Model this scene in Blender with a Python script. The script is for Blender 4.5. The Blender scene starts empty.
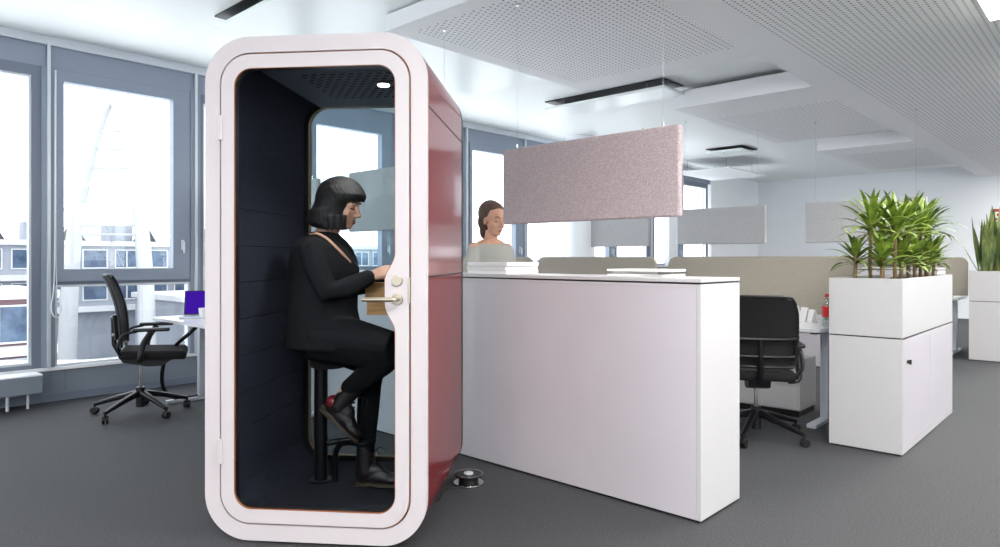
import bpy, bmesh, math, random
from mathutils import Vector, Matrix, noise
random.seed(7)
S = bpy.context.scene
COL = S.collection
PI = math.pi
R = math.radians

# ------------------------------------------------------------------ materials
def lin(c):
    return tuple((v/12.92 if v <= 0.04045 else ((v+0.055)/1.055)**2.4) for v in [x/255 for x in c]) + (1,)

def nm(name):
    m = bpy.data.materials.new(name); m.use_nodes = True
    nt = m.node_tree; nt.nodes.clear()
    out = nt.nodes.new('ShaderNodeOutputMaterial')
    return m, nt, out

def mat(name, col, rough=.5, metal=0, spec=.5, var=None, vscale=20, bump=0, bscale=60, coat=0, stretch=None, sheen=0):
    m, nt, out = nm(name)
    b = nt.nodes.new('ShaderNodeBsdfPrincipled')
    b.inputs['Base Color'].default_value = lin(col)
    b.inputs['Roughness'].default_value = rough
    b.inputs['Metallic'].default_value = metal
    b.inputs['Specular IOR Level'].default_value = spec
    b.inputs['Coat Weight'].default_value = coat
    b.inputs['Coat Roughness'].default_value = .08
    nt.links.new(b.outputs[0], out.inputs[0])
    tc = nt.nodes.new('ShaderNodeTexCoord')
    mp = nt.nodes.new('ShaderNodeMapping')
    nt.links.new(tc.outputs['Object'], mp.inputs[0])
    if stretch: mp.inputs['Scale'].default_value = stretch
    if var:
        n = nt.nodes.new('ShaderNodeTexNoise'); n.inputs['Scale'].default_value = vscale; n.inputs['Detail'].default_value = 4
        nt.links.new(mp.outputs[0], n.inputs['Vector'])
        r = nt.nodes.new('ShaderNodeValToRGB')
        r.color_ramp.elements[0].position = .35; r.color_ramp.elements[0].color = lin(col)
        r.color_ramp.elements[1].position = .65; r.color_ramp.elements[1].color = lin(var)
        nt.links.new(n.outputs['Fac'], r.inputs[0]); nt.links.new(r.outputs[0], b.inputs['Base Color'])
    if bump:
        n2 = nt.nodes.new('ShaderNodeTexNoise'); n2.inputs['Scale'].default_value = bscale; n2.inputs['Detail'].default_value = 3
        nt.links.new(mp.outputs[0], n2.inputs['Vector'])
        bp = nt.nodes.new('ShaderNodeBump'); bp.inputs['Strength'].default_value = bump; bp.inputs['Distance'].default_value = .01
        nt.links.new(n2.outputs['Fac'], bp.inputs['Height']); nt.links.new(bp.outputs[0], b.inputs['Normal'])
    return m

def glass(name, tint=(255,255,255), refl=.06, rough=0.0):
    m, nt, out = nm(name)
    t = nt.nodes.new('ShaderNodeBsdfTransparent'); t.inputs[0].default_value = lin(tint)
    g = nt.nodes.new('ShaderNodeBsdfGlossy'); g.inputs['Roughness'].default_value = rough
    x = nt.nodes.new('ShaderNodeMixShader'); x.inputs[0].default_value = refl
    nt.links.new(t.outputs[0], x.inputs[1]); nt.links.new(g.outputs[0], x.inputs[2]); nt.links.new(x.outputs[0], out.inputs[0])
    return m

def emit(name, col, s):
    m, nt, out = nm(name)
    e = nt.nodes.new('ShaderNodeEmission'); e.inputs[0].default_value = lin(col); e.inputs[1].default_value = s
    nt.links.new(e.outputs[0], out.inputs[0]); return m

def perforated(name, col, hole, pitch=.042, r=.24, rough=.6, stagger=False, axes=('X','Y')):
    """sheet with rows of small round drilled holes"""
    m, nt, out = nm(name); L = nt.links.new
    b = nt.nodes.new('ShaderNodeBsdfPrincipled'); b.inputs['Roughness'].default_value = rough
    tc = nt.nodes.new('ShaderNodeTexCoord'); sp = nt.nodes.new('ShaderNodeSeparateXYZ'); L(tc.outputs['Object'], sp.inputs[0])
    def mth(op, a, bb=None):
        n = nt.nodes.new('ShaderNodeMath'); n.operation = op
        for i, v in enumerate((a, bb)):
            if v is None: continue
            if isinstance(v, (int, float)): n.inputs[i].default_value = v
            else: L(v, n.inputs[i])
        return n.outputs[0]
    u = mth('DIVIDE', sp.outputs[axes[0]], pitch); v = mth('DIVIDE', sp.outputs[axes[1]], pitch)
    if stagger:
        row = mth('FLOOR', v); u = mth('ADD', u, mth('MULTIPLY', row, .5))
    fu = mth('SUBTRACT', mth('FRACT', u), .5); fv = mth('SUBTRACT', mth('FRACT', v), .5)
    d = mth('SQRT', mth('ADD', mth('MULTIPLY', fu, fu), mth('MULTIPLY', fv, fv)))
    h = mth('LESS_THAN', d, r)
    mx = nt.nodes.new('ShaderNodeMix'); mx.data_type = 'RGBA'
    mx.inputs['A'].default_value = lin(col); mx.inputs['B'].default_value = lin(hole)
    L(h, mx.inputs['Factor']); L(mx.outputs['Result'], b.inputs['Base Color']); L(b.outputs[0], out.inputs[0])
    return m

M = {}
M['carpet'] = mat('carpet', (38,38,41), .74, var=(64,65,70), vscale=110, bump=.6, bscale=260, spec=.6)
M['ceil'] = mat('ceiling_paint', (240,243,243), .5, spec=.4)
M['soffit'] = mat('soffit_paint', (234,234,236), .6)
M['perf'] = perforated('perforated_plasterboard', (236,236,238), (120,122,126), .046, .195, stagger=True)
M['white'] = mat('white_laminate', (196,191,197), .35, var=(193,188,194), vscale=3)
M['white2'] = mat('white_laminate_warm', (192,190,191), .4)
M['wallw'] = mat('white_wall_paint', (243,245,248), .7)
M['sail'] = mat('glossy_white_metal', (238,243,243), .28, spec=.5)
M['frame'] = mat('blue_grey_metal', (138,148,164), .4, metal=.1)
M['framed'] = mat('dark_blue_grey_metal', (114,122,138), .4, metal=.1)
M['lightmetal'] = mat('pale_metal', (208,214,220), .35, metal=.3)
M['parapet'] = mat('grey_parapet_sheet', (122,130,142), .35, spec=.5)
M['sill'] = mat('white_sill', (235,236,240), .35)
M['glass'] = glass('window_glass', (250,253,255), .04)
M['bglass'] = glass('booth_glass', (247,250,251), 0.0)
M['bglass2'] = glass('booth_back_glass', (240,247,248), .015)
M['boothw'] = mat('booth_white_laminate', (200,192,195), .4)
M['red'] = mat('booth_red_lacquer', (112,12,18), .2, spec=.5, coat=.15)
M['felt'] = mat('navy_felt', (42,44,54), .95, var=(52,54,64), vscale=90, bump=.4, bscale=200, spec=.1)
M['bperf'] = perforated('booth_ceiling_felt', (104,112,124), (12,13,16), .045, .3, .9, True)
M['bceil'] = mat('booth_ceiling_felt_plain', (104,112,124), .9)
M['bfloor'] = mat('booth_carpet', (42,43,50), .95, var=(52,53,60), vscale=150, bump=.4, bscale=260, spec=.1)
M['ply'] = mat('plywood_edge', (140,84,50), .5)
M['black'] = mat('black_plastic', (12,12,15), .45)
M['blackm'] = mat('black_metal', (20,20,24), .35, metal=.4)
M['cmesh'] = mat('black_mesh_fabric', (13,13,17), .85, var=(8,8,11), vscale=300, bump=.3, bscale=500)
M['cseat'] = mat('black_seat_fabric', (11,11,14), .9, bump=.2, bscale=300)
M['chrome'] = mat('chrome', (200,200,200), .15, metal=1)
M['steel'] = mat('brushed_steel', (176,166,150), .3, metal=.9)
M['brass'] = mat('gold_trim', (112,88,56), .45, metal=.6)
M['pink'] = mat('pink_grey_felt', (158,144,147), .95, var=(180,168,170), vscale=110, bump=.4, bscale=180, spec=.1)
M['greyfelt'] = mat('light_grey_felt', (168,167,168), .95, var=(184,183,184), vscale=90, bump=.3, bscale=180, spec=.1)
M['beige'] = mat('beige_woven_fabric', (150,143,132), .95, var=(164,157,146), vscale=120, bump=.4, bscale=220, spec=.1)
M['deskw'] = mat('desk_white', (232,234,238), .25)
M['deskleg'] = mat('desk_leg_silver', (200,206,214), .35, metal=.3)
M['wood'] = mat('oiled_oak', (176,128,72), .5, var=(150,104,56), vscale=6, stretch=(1,1,14))
M['wire'] = mat('steel_wire', (170,172,175), .4, metal=.7)
M['paper'] = mat('paper', (238,236,236), .8)
M['greycard'] = mat('grey_card', (178,176,176), .8)
M['soil'] = mat('brown_soil', (92,56,34), .95, var=(60,38,24), vscale=60, bump=.8, bscale=80)
M['skin'] = mat('skin', (206,158,134), .5, var=(198,148,124), vscale=18)
M['hair'] = mat('dark_brown_hair', (16,13,14), .62, var=(28,23,25), vscale=30, bump=.5, bscale=40, stretch=(4,4,.4))
M['hair2'] = mat('brown_hair', (66,46,38), .5, var=(96,70,56), vscale=30, bump=.5, bscale=40, stretch=(4,4,.4))
M['jacket'] = mat('black_jacket_cloth', (30,30,33), .9, bump=.15, bscale=140, spec=.2)
M['trouser'] = mat('black_trousers', (8,8,11), .9, bump=.1, bscale=140, spec=.2)
M['boot'] = mat('black_leather', (26,20,22), .4, bump=.2, bscale=50)
M['sole'] = mat('brown_rubber_sole', (60,48,38), .7)
M['redl'] = mat('red_leather', (120,20,30), .5)
M['dress'] = mat('grey_knit', (164,162,156), .9, bump=.3, bscale=120)
M['lips'] = mat('lips', (160,84,84), .5)
M['leaf'] = mat('leaf_green', (66,98,28), .4, var=(140,160,58), vscale=14)
M['leafd'] = mat('leaf_dark_green', (50,82,24), .4, var=(126,144,50), vscale=14)
M['leafs'] = mat('striped_leaf', (48,76,40), .45, var=(140,150,84), vscale=11, stretch=(1,1,.35))
M['stem'] = mat('cane_stem', (112,96,60), .8, var=(134,112,76), vscale=40)
M['screen'] = emit('laptop_display', (58,22,150), .8)
M['lamp'] = emit('lamp_diffuser', (255,253,247), 28)
M['blamp'] = emit('booth_lamp', (255,250,240), 6)
M['redp'] = mat('red_label', (200,32,36), .5)
M['signw'] = mat('sign_white', (240,240,240), .5)
M['signr'] = mat('sign_red', (196,28,40), .5)
M['ow'] = mat('outdoor_white', (196,198,202), .6)
M['og'] = mat('outdoor_grey', (150,156,166), .6, var=(136,142,152), vscale=.3)
M['ored'] = mat('outdoor_red_brown', (120,92,98), .7)
M['oglass'] = mat('outdoor_window_glass', (52,70,96), .2, spec=.4, var=(90,110,134), vscale=.8)
M['pylon'] = mat('painted_steel_white', (172,175,178), .6)
M['odark'] = mat('outdoor_dark_roof', (40,42,46), .6)
M['ground'] = mat('outdoor_paving', (188,190,194), .9)
M['clear'] = glass('clear_plastic', (235,240,242), .12)

# ------------------------------------------------------------------ mesh helpers
def NB(): return bmesh.new()

def box(bm, lo, hi, bev=0, seg=2, Mx=None):
    t = bmesh.new()
    bmesh.ops.create_cube(t, size=1)
    lo = Vector(lo); hi = Vector(hi)
    for v in t.verts:
        v.co = Vector(((lo[i]+hi[i])/2 + v.co[i]*(hi[i]-lo[i])) for i in range(3))
    if bev:
        bmesh.ops.bevel(t, geom=list(t.edges), offset=bev, segments=seg, profile=.5, affect='EDGES')
    merge(bm, t, Mx)

def merge(bm, t, Mx=None):
    if Mx is not None: bmesh.ops.transform(t, matrix=Mx, verts=t.verts)
    me = bpy.data.meshes.new('tmp'); t.to_mesh(me); t.free(); bm.from_mesh(me); bpy.data.meshes.remove(me)

def frames(pts):
    T = []
    for i in range(len(pts)):
        a = pts[max(i-1, 0)]; b = pts[min(i+1, len(pts)-1)]
        T.append((b-a).normalized())
    up = Vector((0,0,1)) if abs(T[0].z) < .9 else Vector((1,0,0))
    n = (up - T[0]*up.dot(T[0])).normalized(); out = []
    for t in T:
        n = (n - t*n.dot(t)).normalized(); out.append((n, t.cross(n)))
    return out

def ringloft(bm, rings, closed=True):
    V = [[bm.verts.new(p) for p in r] for r in rings]
    n = len(V[0])
    for a, b in zip(V, V[1:]):
        for i in range(n):
            j = (i+1) % n
            bm.faces.new((a[i], a[j], b[j], b[i]))
    if closed:
        bm.faces.new(list(reversed(V[0]))); bm.faces.new(V[-1])

def tube(bm, pts, r, n=12, flat=1.0, dome=False):
    pts = [Vector(p) for p in pts]
    rr = list(r) if isinstance(r, (list, tuple)) else [r]*len(pts)
    fr = frames(pts)
    if dome:
        a = pts[0] - (pts[1]-pts[0]).normalized()*rr[0]*.6; b = pts[-1] + (pts[-1]-pts[-2]).normalized()*rr[-1]*.6
        pts = [a]+pts+[b]; rr = [rr[0]*.6]+rr+[rr[-1]*.6]; fr = [fr[0]]+fr+[fr[-1]]
    rings = []
    for p, q, (u, v) in zip(pts, rr, fr):
        rings.append([p + u*math.cos(2*PI*k/n)*q + v*math.sin(2*PI*k/n)*q*flat for k in range(n)])
    ringloft(bm, rings)

def smooth_path(pts, k=6):
    P = [Vector(p) for p in pts]; P = [2*P[0]-P[1]]+P+[2*P[-1]-P[-2]]; out = []
    for i in range(1, len(P)-2):
        for s in range(k):
            t = s/k
            out.append(.5*((2*P[i])+(P[i+1]-P[i-1])*t+(2*P[i-1]-5*P[i]+4*P[i+1]-P[i+2])*t*t+(-P[i-1]+3*P[i]-3*P[i+1]+P[i+2])*t**3))
    out.append(P[-2]); return out

def ell(bm, c, r, rot=None, seg=24):
    t = bmesh.new(); bmesh.ops.create_uvsphere(t, u_segments=seg, v_segments=seg//2, radius=1)
    Mx = Matrix.Translation(Vector(c)) @ (rot or Matrix.Identity(4)) @ Matrix.Diagonal((r[0], r[1], r[2], 1))
    merge(bm, t, Mx)

def cyl(bm, c, r, h, n=32, r2=None, axis='z', bev=0):
    t = bmesh.new(); bmesh.ops.create_cone(t, cap_ends=True, segments=n, radius1=r, radius2=r if r2 is None else r2, depth=h)
    if bev:
        ed = [e for e in t.edges if len(e.link_faces) == 2 and e.calc_face_angle(0) > 1.2]
        bmesh.ops.bevel(t, geom=ed, offset=bev, segments=2, profile=.5, affect='EDGES')
    rot = {'z': Matrix.Identity(4), 'x': Matrix.Rotation(PI/2, 4, 'Y'), 'y': Matrix.Rotation(PI/2, 4, 'X')}[axis]
    merge(bm, t, Matrix.Translation(Vector(c)) @ rot)

def rrect(x0, x1, z0, z1, r, k=12):
    P = []
    for cx, cz, a0 in ((x1-r, z1-r, 0), (x0+r, z1-r, 90), (x0+r, z0+r, 180), (x1-r, z0+r, 270)):
        for i in range(k+1):
            a = R(a0 + 90*i/k); P.append((cx+r*math.cos(a), cz+r*math.sin(a)))
    return P

def ringplate(bm, outer, inner, y0, y1):
    """plate in xz with a hole; outer and inner have equal counts"""
    rings = [[Vector((x, y0, z)) for x, z in outer], [Vector((x, y1, z)) for x, z in outer],
             [Vector((x, y1, z)) for x, z in inner], [Vector((x, y0, z)) for x, z in inner]]
    V = [[bm.verts.new(p) for p in r] for r in rings]; n = len(outer)
    for q in range(4):
        a, b = V[q], V[(q+1) % 4]
        for i in range(n):
            j = (i+1) % n; bm.faces.new((a[i], a[j], b[j], b[i]))

def prism(bm, outl, y0, y1, Mx=None):
    t = bmesh.new()
    a = [t.verts.new((x, y0, z)) for x, z in outl]; b = [t.verts.new((x, y1, z)) for x, z in outl]; n = len(a)
    t.faces.new(a); t.faces.new(list(reversed(b)))
    for i in range(n):
        j = (i+1) % n; t.faces.new((a[j], a[i], b[i], b[j]))
    merge(bm, t, Mx)

def obj(name, bm, m, parent=None, ang=32, smooth=True):
    bmesh.ops.recalc_face_normals(bm, faces=bm.faces)
    if smooth:
        for f in bm.faces: f.smooth = True
        for e in bm.edges:
            if len(e.link_faces) != 2 or e.calc_face_angle(0) > R(ang): e.smooth = False
    me = bpy.data.meshes.new(name); bm.to_mesh(me); bm.free(); me.materials.append(m)
    o = bpy.data.objects.new(name, me); COL.objects.link(o)
    if parent: o.parent = parent
    if smooth and ang < 100:
        w = o.modifiers.new('wn', 'WEIGHTED_NORMAL'); w.keep_sharp = True
    return o

def remeshed(name, bm, m, parent=None, voxel=.006, it=6, fac=.5):
    bmesh.ops.recalc_face_normals(bm, faces=bm.faces)
    me = bpy.data.meshes.new('tmp'); bm.to_mesh(me); bm.free()
    o = bpy.data.objects.new('tmp', me); COL.objects.link(o)
    md = o.modifiers.new('r', 'REMESH'); md.mode = 'VOXEL'; md.voxel_size = voxel
    ms = o.modifiers.new('s', 'SMOOTH'); ms.iterations = it; ms.factor = fac
    dg = bpy.context.evaluated_depsgraph_get(); dg.update()
    me2 = bpy.data.meshes.new_from_object(o.evaluated_get(dg)); me2.name = name
    bpy.data.objects.remove(o); bpy.data.meshes.remove(me)
    for p in me2.polygons: p.use_smooth = True
    me2.materials.clear(); me2.materials.append(m)
    q = bpy.data.objects.new(name, me2); COL.objects.link(q); q.parent = parent
    return q

def tag(o, label, cat, group=None):
    o['label'] = label; o['category'] = cat
    if group: o['group'] = group
    return o

def thing(name, label, cat, loc=(0,0,0), rz=0, group=None):
    o = bpy.data.objects.new(name, None); COL.objects.link(o)
    o.location = loc; o.rotation_euler = (0, 0, rz); o.empty_display_size = .1
    return tag(o, label, cat, group)

def struct(o): o['kind'] = 'structure'; return o

def copy_tree(o, parent=None):
    c = o.copy(); COL.objects.link(c); c.parent = parent
    for ch in list(o.children): copy_tree(ch, c)
    return c

def B(name, m, parent, lo, hi, bev=0):
    bm = NB(); box(bm, lo, hi, bev); return obj(name, bm, m, parent)

# ------------------------------------------------------------------ the room
struct(B('floor', M['carpet'], None, (-6,-7,-.1), (17,7.05,0)))
struct(B('ceiling', M['ceil'], None, (-6,-7,3.2), (17,7.05,3.35)))
struct(B('wall_far', M['wallw'], None, (17,-7,0), (17.2,7.05,3.2)))
struct(B('wall_window_end', M['wallw'], None, (14.38,6.9,0), (17,7.1,3.2)))

# drop ceiling: a long perforated bulkhead with branches toward the windows
def soffit(name, x0, x1, y0, y1, px0, px1, py0, py1, z0=2.95, z1=3.07):
    o = bpy.data.objects.new(name, None); COL.objects.link(o); struct(o)
    bm = NB()
    box(bm, (x0,y0,z0), (x1,y1,z1))
    a = obj('plain_border', bm, M['soffit'], o)
    bm = NB(); box(bm, (px0,py0,z0-.002), (px1,py1,z0+.004)); obj('perforated_field', bm, M['perf'], o)
    return o
soffit('trim_1', -6, 17, -5.2, 2.28, -5.6, 16.4, -4.8, 1.98)
soffit('trim_2', 3.11, 5.6, 2.28, 4.06, 3.26, 5.26, 2.28, 3.92, z1=3.07)
soffit('trim_3', 6.96, 10.03, 2.28, 3.79, 7.75, 10.02, 2.28, 3.62, z1=3.14)
soffit('trim_4', 11.19, 14.4, 2.28, 3.6, 12.0, 14.3, 2.28, 3.45, z1=3.14)

# glossy ceiling sails
def sail(x0, x1, y0, y1, z, label, mt='sail', back=True):
    t = thing('ceiling_sail', label, 'ceiling panel', ((x0+x1)/2,(y0+y1)/2,z), 0, 'panels hung below the ceiling slab')
    w, d = (x1-x0)/2, (y1-y0)/2
    B('panel', M[mt], t, (-w,-d,0), (w,d,.03), .004)
    if back: B('gap_shade_sheet', M['black'], t, (-w,-d,3.186-z), (w,d,3.198-z))  # black sheet under the slab stands in for shade in the gap
    for sx in (-1,1):
        for sy in (-1,1):
            bm = NB(); cyl(bm, (sx*w*.7, sy*d*.7, .03+(3.2-z-.03)/2), .004, 3.2-z-.03, 8); obj('hanger', bm, M['wire'], t)
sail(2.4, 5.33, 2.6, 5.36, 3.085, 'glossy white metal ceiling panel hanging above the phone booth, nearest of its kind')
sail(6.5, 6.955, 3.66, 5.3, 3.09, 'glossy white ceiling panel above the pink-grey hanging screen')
sail(12.1, 13.8, 5.45, 6.6, 2.94, 'pale ceiling panel seen edge-on at the far end by the windows', 'soffit', False)
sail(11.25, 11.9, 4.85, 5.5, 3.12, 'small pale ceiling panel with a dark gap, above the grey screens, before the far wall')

# window wall, bays of 1.27 m
WY = 6.93
for nme, z0, z1, y0, m in (('wall_window_parapet', 0, .27, WY, 'parapet'), ('wall_window_header', 2.93, 3.12, WY, 'frame')):
    struct(B(nme, M[m], None, (-6,y0,z0), (14.38,y0+.14,z1)))
struct(B('trim_5', M['lightmetal'], None, (-6,WY-.03,3.12), (14.38,WY+.14,3.2)))
struct(B('trim_6', M['sill'], None, (-6,WY-.02,.27), (14.38,WY+.14,.30), .003))
struct(B('baseboard_window', M['framed'], None, (-6,WY-.012,0), (14.38,WY,.07)))
bm = NB()
for i in range(-5, 12):
    x = .36+1.27*i
    for q in (.02, .13, .95):
        box(bm, (x+q-.004, WY-.003, .075), (x+q+.004, WY+.002, .262))
struct(obj('trim_7', bm, M['framed'], None))

def frame_xz(bm, x0, x1, z0, z1, w, y0, y1, wb=None, wt=None, wr=None):
    wb = wb or w; wt = wt or w; wr = wr or w
    box(bm, (x0,y0,z0), (x0+w,y1,z1)); box(bm, (x1-wr,y0,z0), (x1,y1,z1))
    box(bm, (x0+w,y0,z0), (x1-wr,y1,z0+wb)); box(bm, (x0+w,y0,z1-wt), (x1-wr,y1,z1))
def win_bay(n, x, operable):
    o = bpy.data.objects.new('window_%d' % n, None); COL.objects.link(o); struct(o); o.location = (x, WY, 0)
    bm = NB(); box(bm, (-.05,-.02,.3), (.05,.12,2.93)); obj('mullion', bm, M['frame'], o)
    bm = NB(); box(bm, (-.012,-.045,.3), (.012,-.02,3.13)); obj('blind_guide', bm, M['lightmetal'], o)
    if operable:
        bm = NB(); frame_xz(bm, .05, 1.22, 1.02, 2.93, .03, 0, .09); obj('outer_frame', bm, M['framed'], o)
        bm = NB(); frame_xz(bm, .06, 1.21, 1.05, 2.92, .055, -.03, .06, wb=.11, wt=.1, wr=.16)
        s = obj('sash', bm, M['frame'], o)
        bm = NB(); box(bm, (.115,.02,1.16), (1.05,.035,2.82)); obj('glass', bm, M['glass'], s)
        bm = NB(); box(bm, (1.12,-.045,1.34), (1.15,-.03,1.44), .004); tube(bm, [(1.135,-.05,1.42),(1.135,-.075,1.42),(1.135,-.08,1.36),(1.135,-.075,1.31)], .009, 8)
        obj('window_handle', bm, M['lightmetal'], s)
        bm = NB(); frame_xz(bm, .05, 1.22, .3, 1.02, .02, 0, .07); obj('lower_frame', bm, M['lightmetal'], o)
        bm = NB(); box(bm, (.07,.03,.32), (1.2,.045,1.0)); obj('lower_glass', bm, M['glass'], o)
    else:
        bm = NB(); frame_xz(bm, .05, 1.22, .3, 2.93, .035, 0, .09, wt=.09, wr=.07); obj('outer_frame', bm, M['framed'], o)
        bm = NB(); frame_xz(bm, .085, 1.15, .335, 2.84, .02, .01, .06); obj('glazing_bead', bm, M['lightmetal'], o)
        bm = NB(); box(bm, (.105,.03,.355), (1.13,.045,2.82)); obj('glass', bm, M['glass'], o)
k = 1
for i in range(-5, 11):
    win_bay(k, .36+1.27*i, i % 2 == 1); k += 1
# blind cord loop at the first mullion
bm = NB(); tube(bm, smooth_path([(1.67,6.86,2.9),(1.665,6.86,1.2),(1.64,6.86,.85),(1.655,6.86,.76),(1.69,6.86,.74),(1.72,6.86,.8),(1.70,6.86,.9),(1.675,6.86,1.2),(1.675,6.86,2.9)]), .0045, 6)
tag(obj('blind_cord', bm, M['lightmetal']), 'thin looped blind cord hanging beside the opening window on the left', 'cord')

# unseen right and back walls; windows low-silled for light, back ones added for fill
def window_wall(tagname, n, along, a0, a1, fixed, count):
    global k
    d = (a1-a0)/count
    def bx(bm, p0, p1, z0, z1, t0=0, t1=.15):
        if along == 'x': box(bm, (p0, fixed+t0, z0), (p1, fixed+t1, z1))
        else: box(bm, (fixed+t0, p0, z0), (fixed+t1, p1, z1))
    bm = NB(); bx(bm, a0, a1, 0, .35); bx(bm, a0, a1, 2.85, 3.2)
    for i in range(count+1): bx(bm, a0+i*d-.25 if i else a0, a0+i*d+.25 if i < count else a1, .35, 2.355)
    struct(obj(tagname, bm, M['wallw']))
    for i in range(count):
        bm = NB(); p0, p1 = a0+i*d+.25, a0+(i+1)*d-.25
        bx(bm, p0, p0+.06, .35, 2.85, .03, .1); bx(bm, p1-.06, p1, .35, 2.85, .03, .1); bx(bm, (p0+p1)/2-.04, (p0+p1)/2+.04, .41, 2.79, .03, .1); bx(bm, p0+.06, p1-.06, .35, .41, .03, .1); bx(bm, p0+.06, p1-.06, 2.79, 2.85, .03, .1)
        o = struct(obj('window_%d' % k, bm, M['frame'])); k += 1
        bm = NB(); bx(bm, p0+.06, p1-.06, .41, 2.79, .06, .075); obj('glass', bm, M['glass'], o)
window_wall('wall_right', 0, 'x', -6, 17, -7.15, 7)
window_wall('wall_back', 0, 'y', -7, 7.05, -6.15, 4)

# round column by the windows
bm = NB(); cyl(bm, (8.8,6.45,1.6), .235, 3.2, 48); struct(obj('column', bm, M['wallw']))
struct(B('wall_pier', M['wallw'], None, (12.3,6.8,0), (12.62,6.93,3.12)))

# ceiling luminaires: the first is seen, the others are added as fill light
def lum(x0, x1, y0, y1, label, power=30):
    t = thing('ceiling_light', label, 'ceiling light', ((x0+x1)/2,(y0+y1)/2,2.90), 0, 'flat ceiling lights')
    w, d = (x1-x0)/2, (y1-y0)/2
    bm = NB(); box(bm, (-w,-d,.012), (w,d,.05), .003); obj('housing', bm, M['lightmetal'], t)
    B('diffuser', M['lamp'], t, (-w+.01,-d+.01,.004), (w-.01,d-.01,.012))
lum(4.56, 5.76, .12, .72, 'flat glowing rectangular ceiling light in the perforated ceiling, top right corner')
for x in (-3.2, -.6, 2.0, 7.2, 9.8, 12.4, 15.0):
    lum(x, x+1.2, .12, .72, 'added unseen flat rectangular fill light in the same row as the glowing one at the top right')
for x in (-3.2, -.6, 2.0, 4.56, 7.2, 9.8, 12.4):
    lum(x, x+1.2, -3.3, -2.7, 'added unseen flat rectangular fill light in the row away from the windows')
lum(-3.2, -2.0, 4.2, 4.8, 'added unseen flat rectangular fill light left of the viewpoint near the windows')

# ------------------------------------------------------------------ convector under the left window
t = thing('convector', 'low grey convector heater under the leftmost window, standing on three short legs', 'heater', (0.7,6.78,0))
bm = NB(); box(bm, (-1.1,-.13,.13), (.83,.1,.275), .006); obj('casing', bm, M['parapet'], t)
bm = NB(); box(bm, (-1.1,-.12,.275), (.83,.1,.285)); obj('top_plate', bm, M['sill'], t)
for x, r in ((.62,.014), (.76,.01), (.48,.028)):
    bm = NB(); cyl(bm, (x-.02,-.05,.065), r, .13, 12); obj('leg', bm, M['lightmetal'], t)

# ------------------------------------------------------------------ phone booth
BO = (1.3021, 3.0031, 0); BR = R(-52.716)
booth = thing('phone_booth', 'tall phone booth with rounded white front, dark red glossy sides and a glass door', 'phone booth', BO, BR)
def rr(i, r, k=14): return rrect(i, 1-i, .01+i*1.02, 2.23-i*1.02, r, k)
bm = NB(); ringplate(bm, rr(0,.2), rr(.03,.17), .03, .98); obj('red_shell', bm, M['red'], booth, ang=25)
# panel joints of the shell: thin dark lines
bm = NB()
for z in (1.915, 1.172):
    for a, b in ((1.0-.003,1.0012),(-.0012,.003)):
        bm = NB(); box(bm, (a,.04,z-.003), (b,.975,z+.003)); obj('shell_joint', bm, M['black'], booth)
bm = NB(); ringplate(bm, rr(.031,.169), rr(.072,.135), .03, .95); obj('felt_lining', bm, M['felt'], booth, ang=25)
# padded channels of the left and right walls
for sx in (0, 1):
    for i in range(8):
        z0 = .28+i*.172
        bm = NB(); box(bm, (.072,.05,z0), (.080,.93,z0+.170), .004)
        if sx: bmesh.ops.transform(bm, matrix=Matrix.Translation((1,0,0)) @ Matrix.Diagonal((-1,1,1,1)), verts=bm.verts)
        obj('wall_pad', bm, M['felt'], booth)
bm = NB(); box(bm, (.18,.05,2.124), (.82,.93,2.150)); bc = obj('booth_ceiling', bm, M['bceil'], booth)
bm = NB(); box(bm, (.33,.22,2.122), (.80,.72,2.126)); obj('perforated_field', bm, M['bperf'], bc)
bm = NB(); box(bm, (.16,.035,.07), (.84,.95,.086)); obj('booth_floor', bm, M['bfloor'], booth)
bm = NB(); cyl(bm, (.70,.40,2.113), .035, .012, 24); lo_ = obj('booth_light', bm, M['chrome'], booth)
bm = NB(); cyl(bm, (.70,.40,2.105), .028, .006, 24); obj('lens', bm, M['blamp'], lo_)
# front frame
bm = NB(); ringplate(bm, rr(0,.2), rr(.069,.137), 0, .032); obj('front_frame', bm, M['boothw'], booth, ang=25)
bm = NB(); ringplate(bm, rr(.0685,.137), rr(.079,.128), .014, .03); obj('frame_edge', bm, M['ply'], booth, ang=25)
# door with a bulge in the glass opening at the lock
def dense(P, n):
    P = [Vector(p) for p in P]; L_ = [0]
    for a, b in zip(P, P[1:]+P[:1]): L_.append(L_[-1]+(b-a).length)
    out = []; j = 0
    for i in range(n):
        s = L_[-1]*i/n
        while L_[j+1] < s: j += 1
        a, b = P[j], P[(j+1) % len(P)]; q = (s-L_[j])/max(L_[j+1]-L_[j], 1e-9); out.append(tuple(a.lerp(b, q)))
    return out
def door_outline(i, r, bulge, n=420):
    P = rr(i, r, 14)
    # start on the right edge, at its bottom end, going up
    x = 1-i
    right = []
    zs = [.55+ j*(1.55-.55)/60 for j in range(61)]
    for z in zs:
        d = 0
        if bulge:
            zz = abs(z-1.105)
            d = .046*(1 if zz < .05 else (0 if zz > .17 else .5+.5*math.cos(PI*(zz-.05)/.12)))
        right.append((x-d, z))
    # P begins at (x1, z1-r): top right corner start; runs counter-clockwise
    return dense(P + right, n)
do = door_outline(.0775,.129,False); di = door_outline(.137,.078,True); di2 = door_outline(.1395,.076,True)
bm = NB(); ringplate(bm, do, di, -.004, .036); door = obj('door', bm, M['boothw'], booth, ang=25)
bm = NB(); ringplate(bm, di, di2, -.005, .006); obj('door_edge', bm, M['ply'], door, ang=25)
bm = NB(); ringplate(bm, di, di2, .0062, .037); obj('gasket', bm, M['black'], door, ang=25)
gl = [(x, z) for x, z in di2]
bm = NB(); prism(bm, gl, .012, .02); obj('door_glass', bm, M['bglass'], door)
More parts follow.
